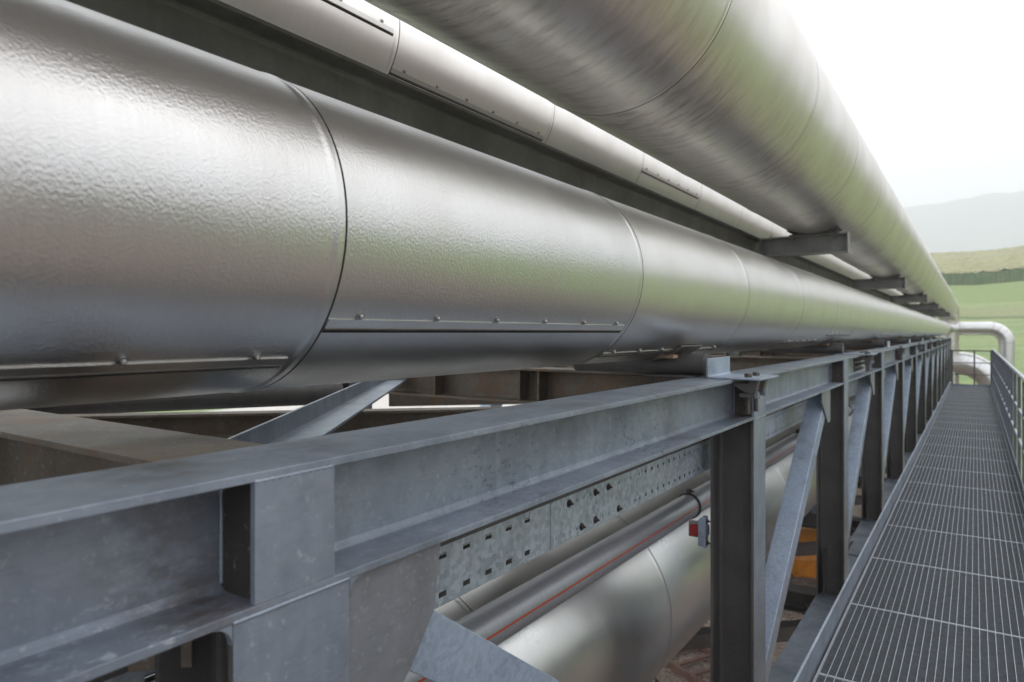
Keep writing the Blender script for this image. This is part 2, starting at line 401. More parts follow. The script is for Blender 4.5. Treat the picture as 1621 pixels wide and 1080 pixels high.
def screw_mb():
    mb = MB()
    mb.revolve([(.0115, 0), (.0115, .0018), (.0085, .0030), (.0062, .0032), (.0062, .0062), (.0050, .0078), (.0025, .0082)], (0,0,0), X, 14)
    mb.revolve([(.0034, .0080), (.0030, .0100), (.0012, .0104)], (0,0,0), X, 6)
    return mb
def pipe_run(name, label, xc, zc, R_, y0, n, material, seams, screw_to=6, phase=0):
    """seams: {section index: (angle deg, upper side)}; negative index allowed"""
    root = empty(name, (xc, 0, zc), label, 'insulated pipe')
    sec = None; seam = None; gp = None; scr = None
    for k in range(n):
        yy = y0 + k * LSEC
        if sec is None:
            sec = section_mesh('cladding_section', R_, LSEC, material); near_me = sec.data.copy(); sec.parent = root
            if material is M['alu']: sec.data.materials[0] = M['alu_far']
            sec.location = (0, yy, 0); o = sec
        elif material is M['alu'] and k in (5, 6): o = dup(sec, root, (0, yy, 0)); o.data = near_me
        else: o = dup(sec, root, (0, yy, 0))
        ang = seams[k] if isinstance(seams, list) and k < len(seams) else [-52, -41, -62, -47][k % 4]
        if ang is None: continue
        if seam is None:
            seam = seam_mesh(R_, LSEC, None).build('seam_strip', [M['alu_far'], M['seam']], smooth=40); gp = gap_line(R_, LSEC).build('seam_gap', M['gap'])
            scr = screw_mb().build('screw', M['screw'], smooth=35); s1, g1 = seam, gp
        else: s1, g1 = dup(seam), dup(gp)
        for q in (s1, g1): q.parent = o; q.rotation_euler = (0, -R(ang), 0); q.location = (0, 0, 0)
        if k < screw_to:
            for i in range(6):
                if k == 0 and i == 0: s = scr
                else: s = dup(scr) if scr.parent else scr
                s.parent = o; a = R(ang) + .026 / R_ * .9 + .012 / R_
                s.location = (math.cos(a) * (R_ + .0005), .12 + i * .275, math.sin(a) * (R_ + .0005)); s.rotation_euler = (0, -a, 0)
    return root, material
# main pipe: joints at 1.0 + 1.6k
main, _ = pipe_run('insulated_pipe', 'large silver pipe nearest the camera, lying on the grey beam below the two upper pipes', -1.52, .245, .39, 1.0 - 1.6*6, 34, M['alu'],
                [-54]*5 + [-54, -37, -62, None, -57, -43, -57, None, -45] + [None]*20, 12)
upper, _ = pipe_run('insulated_pipe', 'topmost and widest silver pipe, brown streaks underneath, running on dark bracket arms against the sky', -1.262, 1.447, .516, 2.62 - 1.6*7, 34, M['alu_up'],
                [None]*40, 0)
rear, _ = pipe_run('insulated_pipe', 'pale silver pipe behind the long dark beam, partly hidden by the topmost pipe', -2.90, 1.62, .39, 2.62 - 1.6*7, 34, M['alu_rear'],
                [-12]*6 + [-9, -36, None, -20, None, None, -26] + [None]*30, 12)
lower, _ = pipe_run('insulated_pipe', 'large silver pipe running low inside the truss under the red striped tube', -2.17, -1.74, .66, 2.31 - 1.6*7, 34, M['alu_low'],
                [None]*40, 0)
inner, _ = pipe_run('insulated_pipe', 'silver pipe added deep inside the truss, shading the low pipe from the sky', -3.25, -1.25, .50, 2.31 - 1.6*7, 34, M['alu_low'],
                [None]*40, 0)  # added pipe, placed to block sky light from the low pipe's top
def arc(c, a, b, r, n=14):
    """quarter bend centre c, from c+a*r to c+b*r"""
    c, a, b = Vector(c), Vector(a), Vector(b)
    return [c + (a * math.cos(t) + b * math.sin(t)) * r for t in [math.pi / 2 * i / n for i in range(n + 1)]]
def elbow(root, pts, R_, material):
    mb = MB(); o = root.location
    pts = [Vector(p) - o for p in pts]
    mb.tube(pts, R_, 64)
    for i in range(2, len(pts) - 2, 3):
        d = (pts[i + 1] - pts[i - 1]).normalized(); mb.tube([pts[i] - d * .006, pts[i], pts[i] + d * .006], [R_ + .0005, R_ + .003, R_ + .0005], 64, 1)
    return mb.build('elbow', [material, M['seam']], root, smooth=35)
YE = 1.0 - 1.6*6 + 34*1.6       # 45.8
# main pipe turns right, then down
c1 = (-1.52 + .8, YE, .245)
p = arc(c1, -X, Y, .8)
p += arc((.63, YE + .8 - 0, .245 - .8), Z, X, .8)
p = [Vector(q) for q in p] + [Vector((1.43, YE + .8, -3.0)), Vector((1.43, YE + .8, GZ - .3))]
elbow(main, p, .388, M['alu'])
YU = 2.62 - 1.6*7 + 34*1.6
# upper pipe turns down
UE = YU
p = arc((-1.262, UE, 1.447 - .8), Z, Y, .8) + [Vector((-1.262, UE + .8, GZ - .3))]
elbow(upper, p, .514, M['alu_up'])
p = arc((-2.9, UE, 1.62 - .8), Z, Y, .8) + [Vector((-2.9, UE + .8, GZ - .3))]
elbow(rear, p, .388, M['alu_rear'])
YL = 2.31 - 1.6*7 + 34*1.6
p = arc((-2.17 + 1.1, YL, -1.74), -X, Y, 1.1) + arc((-.75, YL + 1.1, -1.74 - 1.6), Z, X, 1.6) + [Vector((.85, YL + 1.1, GZ - .3))]
elbow(lower, p, .658, M['alu_low'])

p = arc((-3.25, YL, -1.25 - 1.0), Z, Y, 1.0) + [Vector((-3.25, YL + 1.0, GZ - .3))]
elbow(inner, p, .498, M['alu_low'])

# ------------------------------------------------------------------ steel truss carrying the pipes
TOP, BOT, XF, XB = -.235, -2.47, -1.0, -1.24
H, W_, TF, TW = .24, .24, .016, .010
XM = (XF + XB) / 2
cols_y = [.79 - 3.14 * k for k in (3, 2, 1)] + [.79, 3.95, 7.06] + [7.06 + 3.09 * k for k in range(1, 12)]
Y0, Y1 = cols_y[0] - .125, cols_y[-1] + .125
XW = -4.3                                        # far girder
truss = empty('steel_truss', (XM, cols_y[3], GZ), 'galvanised steel pipe bridge of H beams, columns and slanted braces carrying the pipes', 'truss')
TO = truss.location
def tb(mb, name, m, bev=.0015, smooth=None, parent=None):
    mb.v = [tuple(Vector(v) - TO) for v in mb.v]
    return mb.build(name, m, parent or truss, smooth=smooth, bev=bev)
HP = hprof(W_, H, TW, TF)
def shift(prof, dx=0, dy=0): return [(a + dx, b + dy) for a, b in prof]
for xm in (XM, XW):
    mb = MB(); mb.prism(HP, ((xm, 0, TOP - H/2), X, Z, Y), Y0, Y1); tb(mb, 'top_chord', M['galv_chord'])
    mb = MB(); mb.prism(HP, ((xm, 0, BOT - H/2), X, Z, Y), Y0, Y1); tb(mb, 'bottom_chord', M['galv'])
CP = hprof(.25, W_, .010, .015)                  # column: web across X
CZ0, CZ1 = BOT, TOP - H
cmb = MB(); cmb.prism(CP, ((0, 0, 0), Y, X, Z), CZ0 + .0, CZ1, 0)
cmb.box((-.06, -.13, CZ0 + .001), (-.05, -.005, CZ0 + .42))
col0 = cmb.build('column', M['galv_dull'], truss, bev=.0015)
col0.data.materials.append(M['galv'])
# flange outer faces light, web and inner faces dark: shade put into the colour
for pl in col0.data.polygons:
    if abs(pl.normal.x) > .9 and abs(abs(pl.center.x) - W_/2) < .002: pl.material_index = 1
def cplate(mb, k_first=False):
    # plate and stiffeners inside the chord depth at a column
    z0, z1 = TOP - H + TF + .0005, TOP - TF - .0005
    yw = .085 if k_first else .125
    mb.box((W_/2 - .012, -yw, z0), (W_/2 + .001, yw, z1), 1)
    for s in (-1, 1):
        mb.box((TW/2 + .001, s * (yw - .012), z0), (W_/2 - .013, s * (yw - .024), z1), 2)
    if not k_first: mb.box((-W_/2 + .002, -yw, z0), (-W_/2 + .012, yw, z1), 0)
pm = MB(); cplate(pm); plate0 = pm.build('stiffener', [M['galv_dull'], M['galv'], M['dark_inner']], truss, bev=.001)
first = True
for y in cols_y:
    for xm in (XM, XW):
        if xm == XM and y == cols_y[0]: c, p_ = col0, plate0
        else: c, p_ = dup(col0, truss), dup(plate0, truss)
        c.location = Vector((xm, y, 0)) - TO; p_.location = Vector((xm, y, TOP*0)) - TO
        if xm == XM and abs(y - .79) < .01:
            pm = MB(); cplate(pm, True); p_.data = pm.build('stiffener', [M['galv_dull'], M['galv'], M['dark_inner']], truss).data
            tmp = [o for o in bpy.data.objects if o.data == p_.data and o is not p_]
            for o in tmp: bpy.data.objects.remove(o)
for s in (1, -1):
    mb = MB(); r0 = .035; q = [(0, 0), (r0, 0)] + [(r0 - r0 * math.sin(R(a)), -r0 + r0 * math.cos(R(a))) for a in range(10, 91, 10)]
    q = [(.79 + s * (.126 + a), TOP - H - .0005 + b) for a, b in q]
    mb.prism(q, ((XF, 0, 0), Y, Z, X), -.0145, -.0005); tb(mb, 'corner_fillet', M['galv'], 0)
def weld(a, b, r_=.0035):
    a, b = Vector(a), Vector(b); n = max(6, int((b - a).length / .006)); mb = MB()
    mb.tube([a + (b - a) * i / n for i in range(n + 1)], [r_ * (1 + .22 * math.sin(i * 2.4) + .15 * random.random()) for i in range(n + 1)], 8); tb(mb, 'weld_bead', M['galv'], 0, 60)
for yc in cols_y[3:6]:
    hw = .085 if yc < 1 else .125
    weld((XF - .001, yc - .125, TOP - H + .0005), (XF - .001, yc + .125, TOP - H + .0005)); weld((XF - .002, yc - hw, TOP - TF), (XF - .002, yc + hw, TOP - TF))
    weld((XF - .004, yc + hw + .001, TOP - H + TF), (XF - .004, yc + hw + .001, TOP - TF)); weld((XM + TW/2 + .004, yc - hw + .010, TOP - H + .03), (XM + TW/2 + .004, yc - hw + .010, TOP - .03))
# bearing block of the chord joints at the bottom of every column: floor posts every second column
for k, y in enumerate(cols_y):
    if k % 4 == 1:
        for xm in (XM, XW):
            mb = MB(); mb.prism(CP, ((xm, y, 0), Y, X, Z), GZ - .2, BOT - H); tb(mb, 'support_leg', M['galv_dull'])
# diagonals: V pattern, 140 mm boxes
BP = rect(.135, .135)
BL = [(.0675, -.0675), (.0675, .0675), (.0575, .0675), (.0575, .006), (-.05, .006), (-.05, -.006), (.0575, -.006), (.0575, -.0675)]
def diag(ya, za, yb, zb, xm, pr=None):
    mb = MB(); beam(mb, (xm, ya, za), (xm, yb, zb), pr or BP, X); tb(mb, 'diagonal_brace', M['brace'], .002 if pr else .004)
for i in range(len(cols_y) - 1):
    ya, yb = cols_y[i], cols_y[i + 1]
    for xm in (XM + .02, XW):
        if i < 4: diag(ya + .332, -.665, yb - .35, -2.42, xm, BL)
        else: diag(yb - .75, -.51, ya + .10, -2.17, xm)
        gy_ = (yb - .126, -1) if i >= 4 else (ya + .126, 1)
        mb = MB(); y_, s = gy_; x_ = xm + (.07 if i >= 4 else .071)
        zt = TOP - H - .001
        if i >= 4: P_ = [(-.62, 0), (-.62, -.27), (-.72, -.28), (-.98, -.09), (-.98, 0)]
        else: P_ = [(0, 0), (.292, 0), (.268, -.155), (.192, -.252), (.168, -.275), (.02, -.36), (0, -.36)]
        mb.prism([(y_ + a - 0, zt + b) for a, b in P_], ((x_, 0, 0), Y, Z, X), 0, .012); tb(mb, 'gusset_plate', M['gusset'], .001)
# cross beams top and bottom at every column
for y in cols_y:
    mb = MB(); mb.prism(hprof(.24, .235, .010, .015), ((0, y, TOP - .1205), Y, Z, X), XW + .121, XB - .001)
    for xx in (-2.40, -2.55, -3.3):
        mb.box((xx, y - .115, TOP - .22), (xx + .012, y + .115, TOP - .018))
    tb(mb, 'cross_beam', M['galv_rust'])
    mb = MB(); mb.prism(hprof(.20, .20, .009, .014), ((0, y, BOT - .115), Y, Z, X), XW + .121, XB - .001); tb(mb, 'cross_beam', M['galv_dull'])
# wind bracing: angles in the top and bottom planes
AP = [(-.07, -.006), (.07, -.006), (.07, .006), (-.058, .006), (-.058, .13), (-.07, .13)]
mb = MB(); mb.tube([(-4.18, .42, -.33), (-2.86, 2.56, -.33)], .057, 20); tb(mb, 'tie_tube', M['galv_dull'], 0, 40)
mb = MB(); beam(mb, (-4.18, .55, -.42), (-1.26, 3.32, -.42), hprof(.10, .115, .008, .012, .006), (.7, -.7, 0)); tb(mb, 'wind_brace', M['galv_rust'])
AQ = [(-.045, .006), (-.045, -.075), (-.033, -.075), (-.033, -.006), (.10, -.006), (.10, .006)]
mb = MB(); beam(mb, (-1.50, .94, -.36), (-3.75, 3.9, -.36), AQ, (.8, .6, 0)); tb(mb, 'wind_brace', M['galv'])
for i in range(len(cols_y) - 1):
    ya, yb = cols_y[i], cols_y[i + 1]
    for z, m_, x0 in ((TOP - .10, M['galv_rust'], XB - .02), (BOT - .14, M['galv_dull'], XB - .02)):
        if i == 3 and z > -1: continue
        mb = MB(); beam(mb, (x0, ya - .02, z), (XW + .14, yb + .2, z), AP, (.8, .8, 0)); tb(mb, 'wind_brace', m_)
        mb = MB(); beam(mb, (x0, yb - .02, z - .16), (XW + .14, ya + .3, z - .16), AP, (-.8, .8, 0)); tb(mb, 'wind_brace', m_)
# weld seams round the first joint, splice plates with bolts
def splice(y, z, dz):
    mb = MB(); mb.box((XM - .105, y - .27, z), (XM + .105, y + .27, z + dz))
    return mb
for z in (TOP, BOT):
    mb = splice(8.65, z + .0015, .012); sp = tb(mb, 'splice_plate', M['galv'])
    mb = MB()
    for yy in (-.21, -.13, -.05, .05, .13, .21):
        for xx in (-.075, .075): bolt(mb, (XM + xx, 8.65 + yy, z + .0135), Z, .012, .014)
    tb(mb, 'bolt_row', M['bolt'], 0, parent=None)
mb = MB(); mb.box((XM + TW/2 + .001, 8.38, TOP - .20), (XM + TW/2 + .012, 8.92, TOP - .04)); tb(mb, 'splice_plate', M['galv_dull'])
mb = MB()
for yy in (-.2, -.12, -.04, .04, .12, .2):
    for zz in (-.17, -.12, -.07): bolt(mb, (XM + TW/2 + .012, 8.65 + yy, TOP + zz), X, .013, .016, .014)
tb(mb, 'bolt_row', M['bolt'], 0)

# ------------------------------------------------------------------ upper rack on the truss
rack = empty('upper_rack', (-2.05, cols_y[3], TOP), 'dark steel rack with a long beam and bracket arms holding the two upper pipes', 'pipe rack')
RO = rack.location
def rb(mb, name, m, bev=.0015, smooth=None):
    mb.v = [tuple(Vector(v) - RO) for v in mb.v]; return mb.build(name, m, rack, smooth=smooth, bev=bev)
for xb_ in (-1.84, -3.55):
    mb = MB(); mb.prism(hprof(.18, .18, .008, .013), ((xb_, 0, .84), X, Z, Y), Y0, Y1 + .5); rb(mb, 'longitudinal_beam', M['green_steel'])
arms_y = [-6.2, -.5] + [.79 + 6.18 * k for k in (1, 2, 3, 4, 5, 6)]
ZA0, ZA1 = .745, .925
for y in arms_y:
    mb = MB(); mb.prism(hprof(.14, ZA1 - ZA0, .008, .012), ((0, y, (ZA0 + ZA1)/2), Y, Z, X), -1.748, -.975)
    mb.box((-.975, y - .072, ZA0 - .01), (-.963, y + .072, ZA1 + .003))
    mb.box((-1.749, y - .09, ZA0 + .001), (-1.735, y + .09, ZA1 - .001)); rb(mb, 'bracket_arm', M['green_steel'])
    mb = MB(); mb.prism(hprof(.14, ZA1 - ZA0 - .03, .008, .012), ((0, y, (ZA0 + ZA1)/2), Y, Z, X), -3.459, -1.931); rb(mb, 'cross_beam', M['green_steel'])
    for xb_ in (-2.02, -3.55):
        mb = MB(); mb.prism(hprof(.14, .14, .008, .012), ((xb_, y, 0), Y, X, Z), TOP + .001, ZA0 + .0); rb(mb, 'post', M['green_steel'])
# saddles of the upper pipes (their own things)
def saddle(xc, zc, R_, y, ztop, label, w_=.44, outer=True):
    root = empty('pipe_saddle', (xc, y, ztop), label, 'pipe saddle', 'saddles under the upper pipes')
    mb = MB(); a = math.asin(min(.95, w_/2 / R_)); n = 12; zz = zc - ztop
    o_ = [(math.sin(-a + 2*a*i/n) * (R_ + .006), zz - math.cos(-a + 2*a*i/n) * (R_ + .006)) for i in range(n+1)]
    i_ = [(math.sin(-a + 2*a*i/n) * (R_ + .016), zz - math.cos(-a + 2*a*i/n) * (R_ + .016)) for i in range(n+1)]
    i_ = [(p_, max(q_, .013)) for p_, q_ in i_]
    mb.prism(i_ + o_[::-1], ((0, 0, 0), X, Z, Y), -.11, .11); mb.build('cradle', M['cast'], root)
    mb = MB(); mb.box((-w_/2, -.06, .001), (w_/2, .06, .012))
    for s in (-1, 1): mb.box((s * w_*.40 - .005, -.055, .012), (s * w_*.40 + .005, .055, max(.014, zz - math.sqrt((R_+.012)**2 - (w_*.40)**2))))
    mb.build('base_plate', M['cast'], root)
    for s in (-1, 1):
        mb = MB(); bolt(mb, (s * (w_/2 - .035), 0, .012), Z, .012, .02, .03); mb.box((s * (w_/2 - .035) - .02, -.075, -.045), (s * (w_/2 - .035) + .02, -.071+.02, .012)); mb.build('clamp', M['bolt'], root)
ordn = ['first', 'second', 'third', 'fourth', 'fifth', 'sixth', 'seventh']
for k, y in enumerate(arms_y[2:]):
    saddle(-1.262, 1.447, .516, y, ZA1, 'dark saddle between the topmost pipe and the %s bracket arm from the camera' % ordn[k])

# ------------------------------------------------------------------ pipe shoes on the near beam
def shoe(y, label, leg_full=True):
    root = empty('pipe_support', (-1.2, y, TOP), label, 'pipe support', 'pipe supports along the near beam')
    mb = MB()
    # angle: upright leg with rounded heel, long foot out to the clamps
    t_, h_ = .008, .105; x0 = -1.125 + 1.2
    pr = [(x0 - t_, .0015), (x0 + .002, .0015)]
    pr = [(x0 - t_, h_), (x0 - t_, .010), (x0 - t_ + .004, .004), (x0, .0015), (x0 + .260, .0015), (x0 + .260, .0095), (x0 + .012, .0095), (x0 + .004, .012), (x0, .018), (x0, h_)]
    if not leg_full: pr = [(x0 - .12, .0015), (x0 + .245, .0015), (x0 + .245, .0095), (x0 - .12, .0095)]
    mb.prism(pr, ((0, 0, 0), X, Z, Y), -.19, .19); mb.build('angle_bracket', M['brace'], root, bev=.001)
    # saddle drum and webs under the pipe
    mb = MB(); xc, zc = -1.52 + 1.2, .245 - TOP
    n = 16; a0, a1 = R(-125), R(-52)
    o_ = [(xc + (.39 + .004) * math.cos(a0 + (a1 - a0) * i / n), zc + (.39 + .004) * math.sin(a0 + (a1 - a0) * i / n)) for i in range(n + 1)]
    i_ = [(xc + (.39 + .014) * math.cos(a0 + (a1 - a0) * i / n), zc + (.39 + .014) * math.sin(a0 + (a1 - a0) * i / n)) for i in range(n + 1)]
    mb.prism(i_ + o_[::-1], ((0, 0, 0), X, Z, Y), -.16, .16); mb.build('cradle', M['cast'], root, smooth=30)
    mb = MB()
    mb.box((xc + .02, -.15, .002), (xc + .30, .15, .007))
    mb.tube([(xc - .45, -.02, .066), (xc + .325, -.02, .066)], .058, 36)
    mb.revolve([(.052, .325), (.061, .3251), (.061, .331), (.052, .331)], (xc, -.02, .066), X, 36)
    mb.build('shoe', M['galv_dull'], root, smooth=35)
    mb = MB(); mb.box((xc + .10, -.16, .100), (xc + .20, -.09, .118)); mb.build('pad', M['tan'], root)
    # two beam clamps gripping the flange edge
    for s in (-1, 1):
        yy = s * .075; xe = -1.0 + 1.2 + .045
        c = MB()
        n = 10
        P_ = [(-.085, -.020)] + [(-.085 + .115 * i / n, -.020 - .052 * math.sin(math.pi / 2 * (i / n)) ) for i in range(1, n + 1)] + [(.040, -.072), (.048, -.036), (.056, .0), (.014, .0), (.012, -.020)]
        c.prism([(xe + a, b) for a, b in P_], ((0, yy, 0), X, Z, Y), -.026, .026)
        c.box((xe - .036, yy - .030, -.092), (xe + .030, yy + .030, -.0725))
        cl = c.build('clamp', M['cast'], root, bev=.002)
        c = MB(); c.revolve([(.021, .010), (.021, .026), (.017, .029)], (xe, yy, 0), Z, 6)
        c.revolve([(.011, 0), (.011, .185), (.009, .188)], (xe, yy, .009), -Z, 12)
        c.revolve([(.021, 0), (.021, .017)], (xe, yy, -.110), Z, 6)
        b_ = c.build('bolt', M['bolt'], root, smooth=30)
        c = MB(); c.revolve([(.016, 0), (.016, .002)], (xe + .050, yy, -.078), X, 14); c.box((xe + .036, yy - .02, -.095), (xe + .050, yy + .008, -.06)); c.build('clamp_nut', M['galv'], root)
    return root
sh = shoe(3.62, 'zinc angle bracket with two bolted clamps under the silver pipe, nearest one on the beam')
s2 = shoe(8.2, 'flat foot plate clamped to the beam at the bolted splice, second pipe support', False)
for k, (y, q) in enumerate(((12.2, 'third'), (16.4, 'fourth'), (20.6, 'fifth'), (24.8, 'sixth'), (29.0, 'seventh'))):
    c = dup_tree(sh, (-1.2, y, TOP)); c['label'] = 'small upright bracket and clamps on the beam, %s pipe support from the camera' % q
# lower pipe cradles with slanted legs on the bottom cross beams
for k in range(3, 14):
    y = cols_y[k]
    root = empty('pipe_cradle', (-2.17, y, BOT - .015), '%s cradle with legs under the low pipe inside the truss, counted from the camera' % (ordn + ['eighth', 'ninth', 'tenth', 'eleventh'])[k - 3], 'pipe cradle', 'cradles under the low pipe')
    mb = MB(); zc = -1.74 - (BOT - .015)
    o_ = [(.662 * math.cos(R(-140 + 5*i)), zc + .662 * math.sin(R(-140 + 5*i))) for i in range(21)]
    i_ = [(.674 * math.cos(R(-140 + 5*i)), zc + .674 * math.sin(R(-140 + 5*i))) for i in range(21)]
    mb.prism(i_ + o_[::-1], ((0,0,0), X, Z, Y), -.08, .08); mb.build('strap', M['galv'], root, smooth=30)
    mb = MB()
    for s in (-1, 1): mb.prism([(s*.30, .001), (s*.52, .001), (s*.52, zc - math.sqrt(.674**2 - .52**2)), (s*.30, zc - math.sqrt(.674**2 - .30**2))], ((0,0,0), X, Z, Y), -.04, .04)
    mb.build('foot', M['galv'], root)
    mb = MB(); mb.box((-1.50, -.05, .001), (-.66, .05, .73 - .0)); mb.build('pedestal', M['galv_dull'], root)

# ------------------------------------------------------------------ cable tray, striped tube, red marker
tray = empty('cable_tray', (-1.32, 1.0, -.80), 'spangled zinc cable tray with rows of slots hung under the near beam', 'cable tray')
def slot_sheet(y0, y1, z0, z1, holes, t_=.002, x=0.0):
    """sheet in the YZ plane with rectangular openings (one row list per z); holes: list of (yc, zc, w, h)"""
    ys = sorted(set([y0, y1] + [round(h[0] - h[2]/2, 5) for h in holes] + [round(h[0] + h[2]/2, 5) for h in holes]))
    zs = sorted(set([z0, z1] + [round(h[1] - h[3]/2, 5) for h in holes] + [round(h[1] + h[3]/2, 5) for h in holes]))
    def solid(i, j):
        yc, zc = (ys[i] + ys[i+1])/2, (zs[j] + zs[j+1])/2
        return not any(abs(yc - h[0]) < h[2]/2 and abs(zc - h[1]) < h[3]/2 for h in holes)
    mb = MB()
    for i in range(len(ys) - 1):
        j = 0
        while j < len(zs) - 1:
            if not solid(i, j): j += 1; continue
            k = j
            while k + 1 < len(zs) - 1 and solid(i, k + 1): k += 1
            mb.box((x, ys[i], zs[j]), (x + t_, ys[i+1], zs[k+1])); j = k + 1
    return mb
TZ0, TZ1 = -.802, -.625
def tray_part(mb, name, m, parent=None, bev=0):
    to = tray.location; mb.v = [tuple(Vector(v) - to) for v in mb.v]; return mb.build(name, m, parent or tray, bev=bev)
LT = 1.05
segs = [(1.10, 2.16), (2.163, 5.1), (5.103, 8.1), (8.103, 11.1), (11.103, 14.1), (14.1, 20), (-5, 1.097)]
for a, b in segs:
    holes = []; y = a + (.104 if a > 0 and a < 2 else .06)
    while y < b - .05 and y < 14:
        w_ = .036 if a < 2 else .018
        holes += [(y, TZ1 - .032, w_, .017), (y, TZ0 + .032, w_, .017)]; y += .115 if a < 2 else .075
    tray_part(slot_sheet(a, b, TZ0, TZ1, holes, x=-1.30), 'side_rail', M['spangle'])
mb = MB(); mb.box((-1.312, -5, TZ1 + .001), (-1.29, 20, TZ1 + .014)); mb.box((-1.60, -5, TZ1 + .001), (-1.58, 20, TZ1 + .014)); mb.box((-1.60, -5, TZ0), (-1.598, 20, TZ1)); mb.box((-1.597, -5, TZ0 - .003), (-1.302, 20, TZ0 - .001)); tray_part(mb, 'tray_base', M['galv_dull'])
for y in (2.16, 2.52, 5.1, 8.1):
    mb = MB()
    if y == 2.16:
        mb = slot_sheet(2.166, 3.02, TZ0 + .006, TZ1 - .004, [(2.2 + .055 * i, z, .009, .014) for i in range(15) for z in (TZ1 - .032, TZ0 + .032)], x=-1.2975); tray_part(mb, 'splice_plate', M['spangle'])
        for (yy, z) in ((2.30, 1), (2.52, 0), (2.52, 1), (2.64, 1), (2.40, 0), (2.74, 0)):
            c = MB(); bolt(c, (-1.2955, yy, TZ1 - .032 if z else TZ0 + .032), X, .009, .010, .006); tray_part(c, 'bolt', M['bolt'])
for y in cols_y[2:9]:
    mb = MB(); mb.box((-1.62, y + .30, TZ0 - .03), (-1.28, y + .34, TZ0 - .004)); mb.box((-1.635, y + .30, TZ0 - .03), (-1.622, y + .34, TOP - H)); mb.box((-1.287, y + .30, TZ0 - .03), (-1.28, y + .34, TOP - H - .001) ); tray_part(mb, 'hanger', M['galv_dull'])

def stripe_mat():
    m, t, b, tc = mat('grey_tube_red_stripe'); o = tc.outputs['Object']
    sep = t.nodes.new('ShaderNodeSeparateXYZ'); L(t, o, sep.inputs[0])
    at = t.nodes.new('ShaderNodeMath'); at.operation = 'ARCTAN2'; L(t, sep.outputs[2], at.inputs[0]); L(t, sep.outputs[0], at.inputs[1])
    d = t.nodes.new('ShaderNodeMath'); d.operation = 'SUBTRACT'; L(t, at.outputs[0], d.inputs[0]); d.inputs[1].default_value = R(8)
    ab = t.nodes.new('ShaderNodeMath'); ab.operation = 'ABSOLUTE'; L(t, d.outputs[0], ab.inputs[0])
    lt = t.nodes.new('ShaderNodeMath'); lt.operation = 'LESS_THAN'; L(t, ab.outputs[0], lt.inputs[0]); lt.inputs[1].default_value = .055
    n = noise_n(t, mapping(t, o, (1, 8, 1)), 7, 4)
    c = mixc(t, n, (.30, .31, .33), (.23, .235, .25))
    c = mixc(t, lt.outputs[0], c, (.50, .075, .035))
    L(t, c, b.inputs['Base Color']); b.inputs['Roughness'].default_value = .36; b.inputs['Metallic'].default_value = .35
    return m
TX, TZ_, TR = -1.50, -1.094, .073
mb = MB()
mb.revolve([(TR, -8), (TR, 46)], (0, 0, 0), (0, 1, 0), 48)
tube = mb.build('striped_tube', stripe_mat(), loc=(TX, 0, TZ_), smooth=40)
tag(tube, 'thin grey tube with a red line along it running above the low pipe', 'tube')
def tube_clamp(y, label):
    root = empty('tube_clamp', (TX, y, TZ_), label, 'clamp', 'clamps round the striped tube')
    mb = MB(); mb.revolve([(TR + .001, -.016), (TR + .007, -.016), (TR + .007, .016), (TR + .001, .016)], (0,0,0), (0,1,0), 40, closed_ends=False)
    mb.build('ring', M['rubber'], root, smooth=30)
    mb = MB(); mb.revolve([(TR + .0072, .004), (TR + .0095, .004), (TR + .0095, .014), (TR + .0072, .014)], (0,0,0), (0,1,0), 40, closed_ends=False)
    mb.build('ring', M['galv'], root, smooth=30)
    mb = MB(); mb.box((-.012, -.012, TR + .006), (.0, .012, TR + .035)); mb.box((.004, -.012, TR + .006), (.014, .012, TR + .035)); bolt(mb, (.014, 0, TR + .022), X, .008, .010, .012); mb.build('lug', M['bolt'], root)
    return root
tc0 = tube_clamp(4.2, 'black and zinc clamp ring on the striped tube, left of the nearest column')
for k, y in enumerate((7.4, 10.6)):
    c = dup_tree(tc0, (TX, y, TZ_)); c['label'] = 'clamp ring on the striped tube seen through the %s gap between columns' % ('second', 'third')[k]
mk = empty('red_marker', (-1.262, 3.90, -1.14), 'red square marker in a grey holder fixed to the nearest column beside the tube', 'marker')
mb = MB(); mb.box((-.105, -.055, -.032), (-.045, -.035, .032)); mb.build('red_plate', M['red'], mk, bev=.004)
mb = MB(); mb.box((-.120, -.034, -.044), (-.030, .0, .046)); mb.box((-.030, -.02, -.03), (-.012, .02, .03)); mb.build('holder', M['grey_plastic'], mk, bev=.004)
mb = MB(); mb.prism([(-.05, -.075), (-.018, -.085), (-.006, -.085), (-.006, .09), (-.03, .09), (-.05, .07)], ((0, -.045, 0), X, Z, Y), -.03, .02); mb.build('mount_plate', M['brace'], mk, bev=.003)
mb = MB()
for z in (-.06, .065): bolt(mb, (-.006, -.05, z), X, .008, .012, .025)
mb.build('bolt', M['bolt'], mk)

# ------------------------------------------------------------------ walkway and railings
WZ, WL, WR, WE = -1.5, -.60, .365, 22.4
PL = .94
walk = empty('walkway', (0, 0, WZ), 'narrow steel grating walkway with toe plates running beside the truss', 'walkway')
def grating():
    mb = MB(); n = 29; x0, x1 = WL + .03, WR - .02
    for i in range(n):
        x = x0 + (x1 - x0) * i / (n - 1); mb.box((x - .0013, .004, -.032), (x + .0013, PL - .004, 0))
    k = int(PL / .0138)
    for i in range(1, k):
        y = PL * i / k; mb.box((x0, y - .0012, -.0070), (x1, y + .0012, -.0012), 1)
    for y in (.0, PL - .008): mb.box((x0 - .004, y, -.034), (x1 + .004, y + .006, .0010))
    for x in (x0 - .008, x1 + .004): mb.box((x, .002, -.034), (x + .004, PL - .002, .0004))
    return mb.build('grating_panel', [M['grate'], M['grate_x']], walk)
gp = grating(); y = -1.45; kk = 0
ys_p = []
while y < WE - .3: ys_p.append(y); y += PL
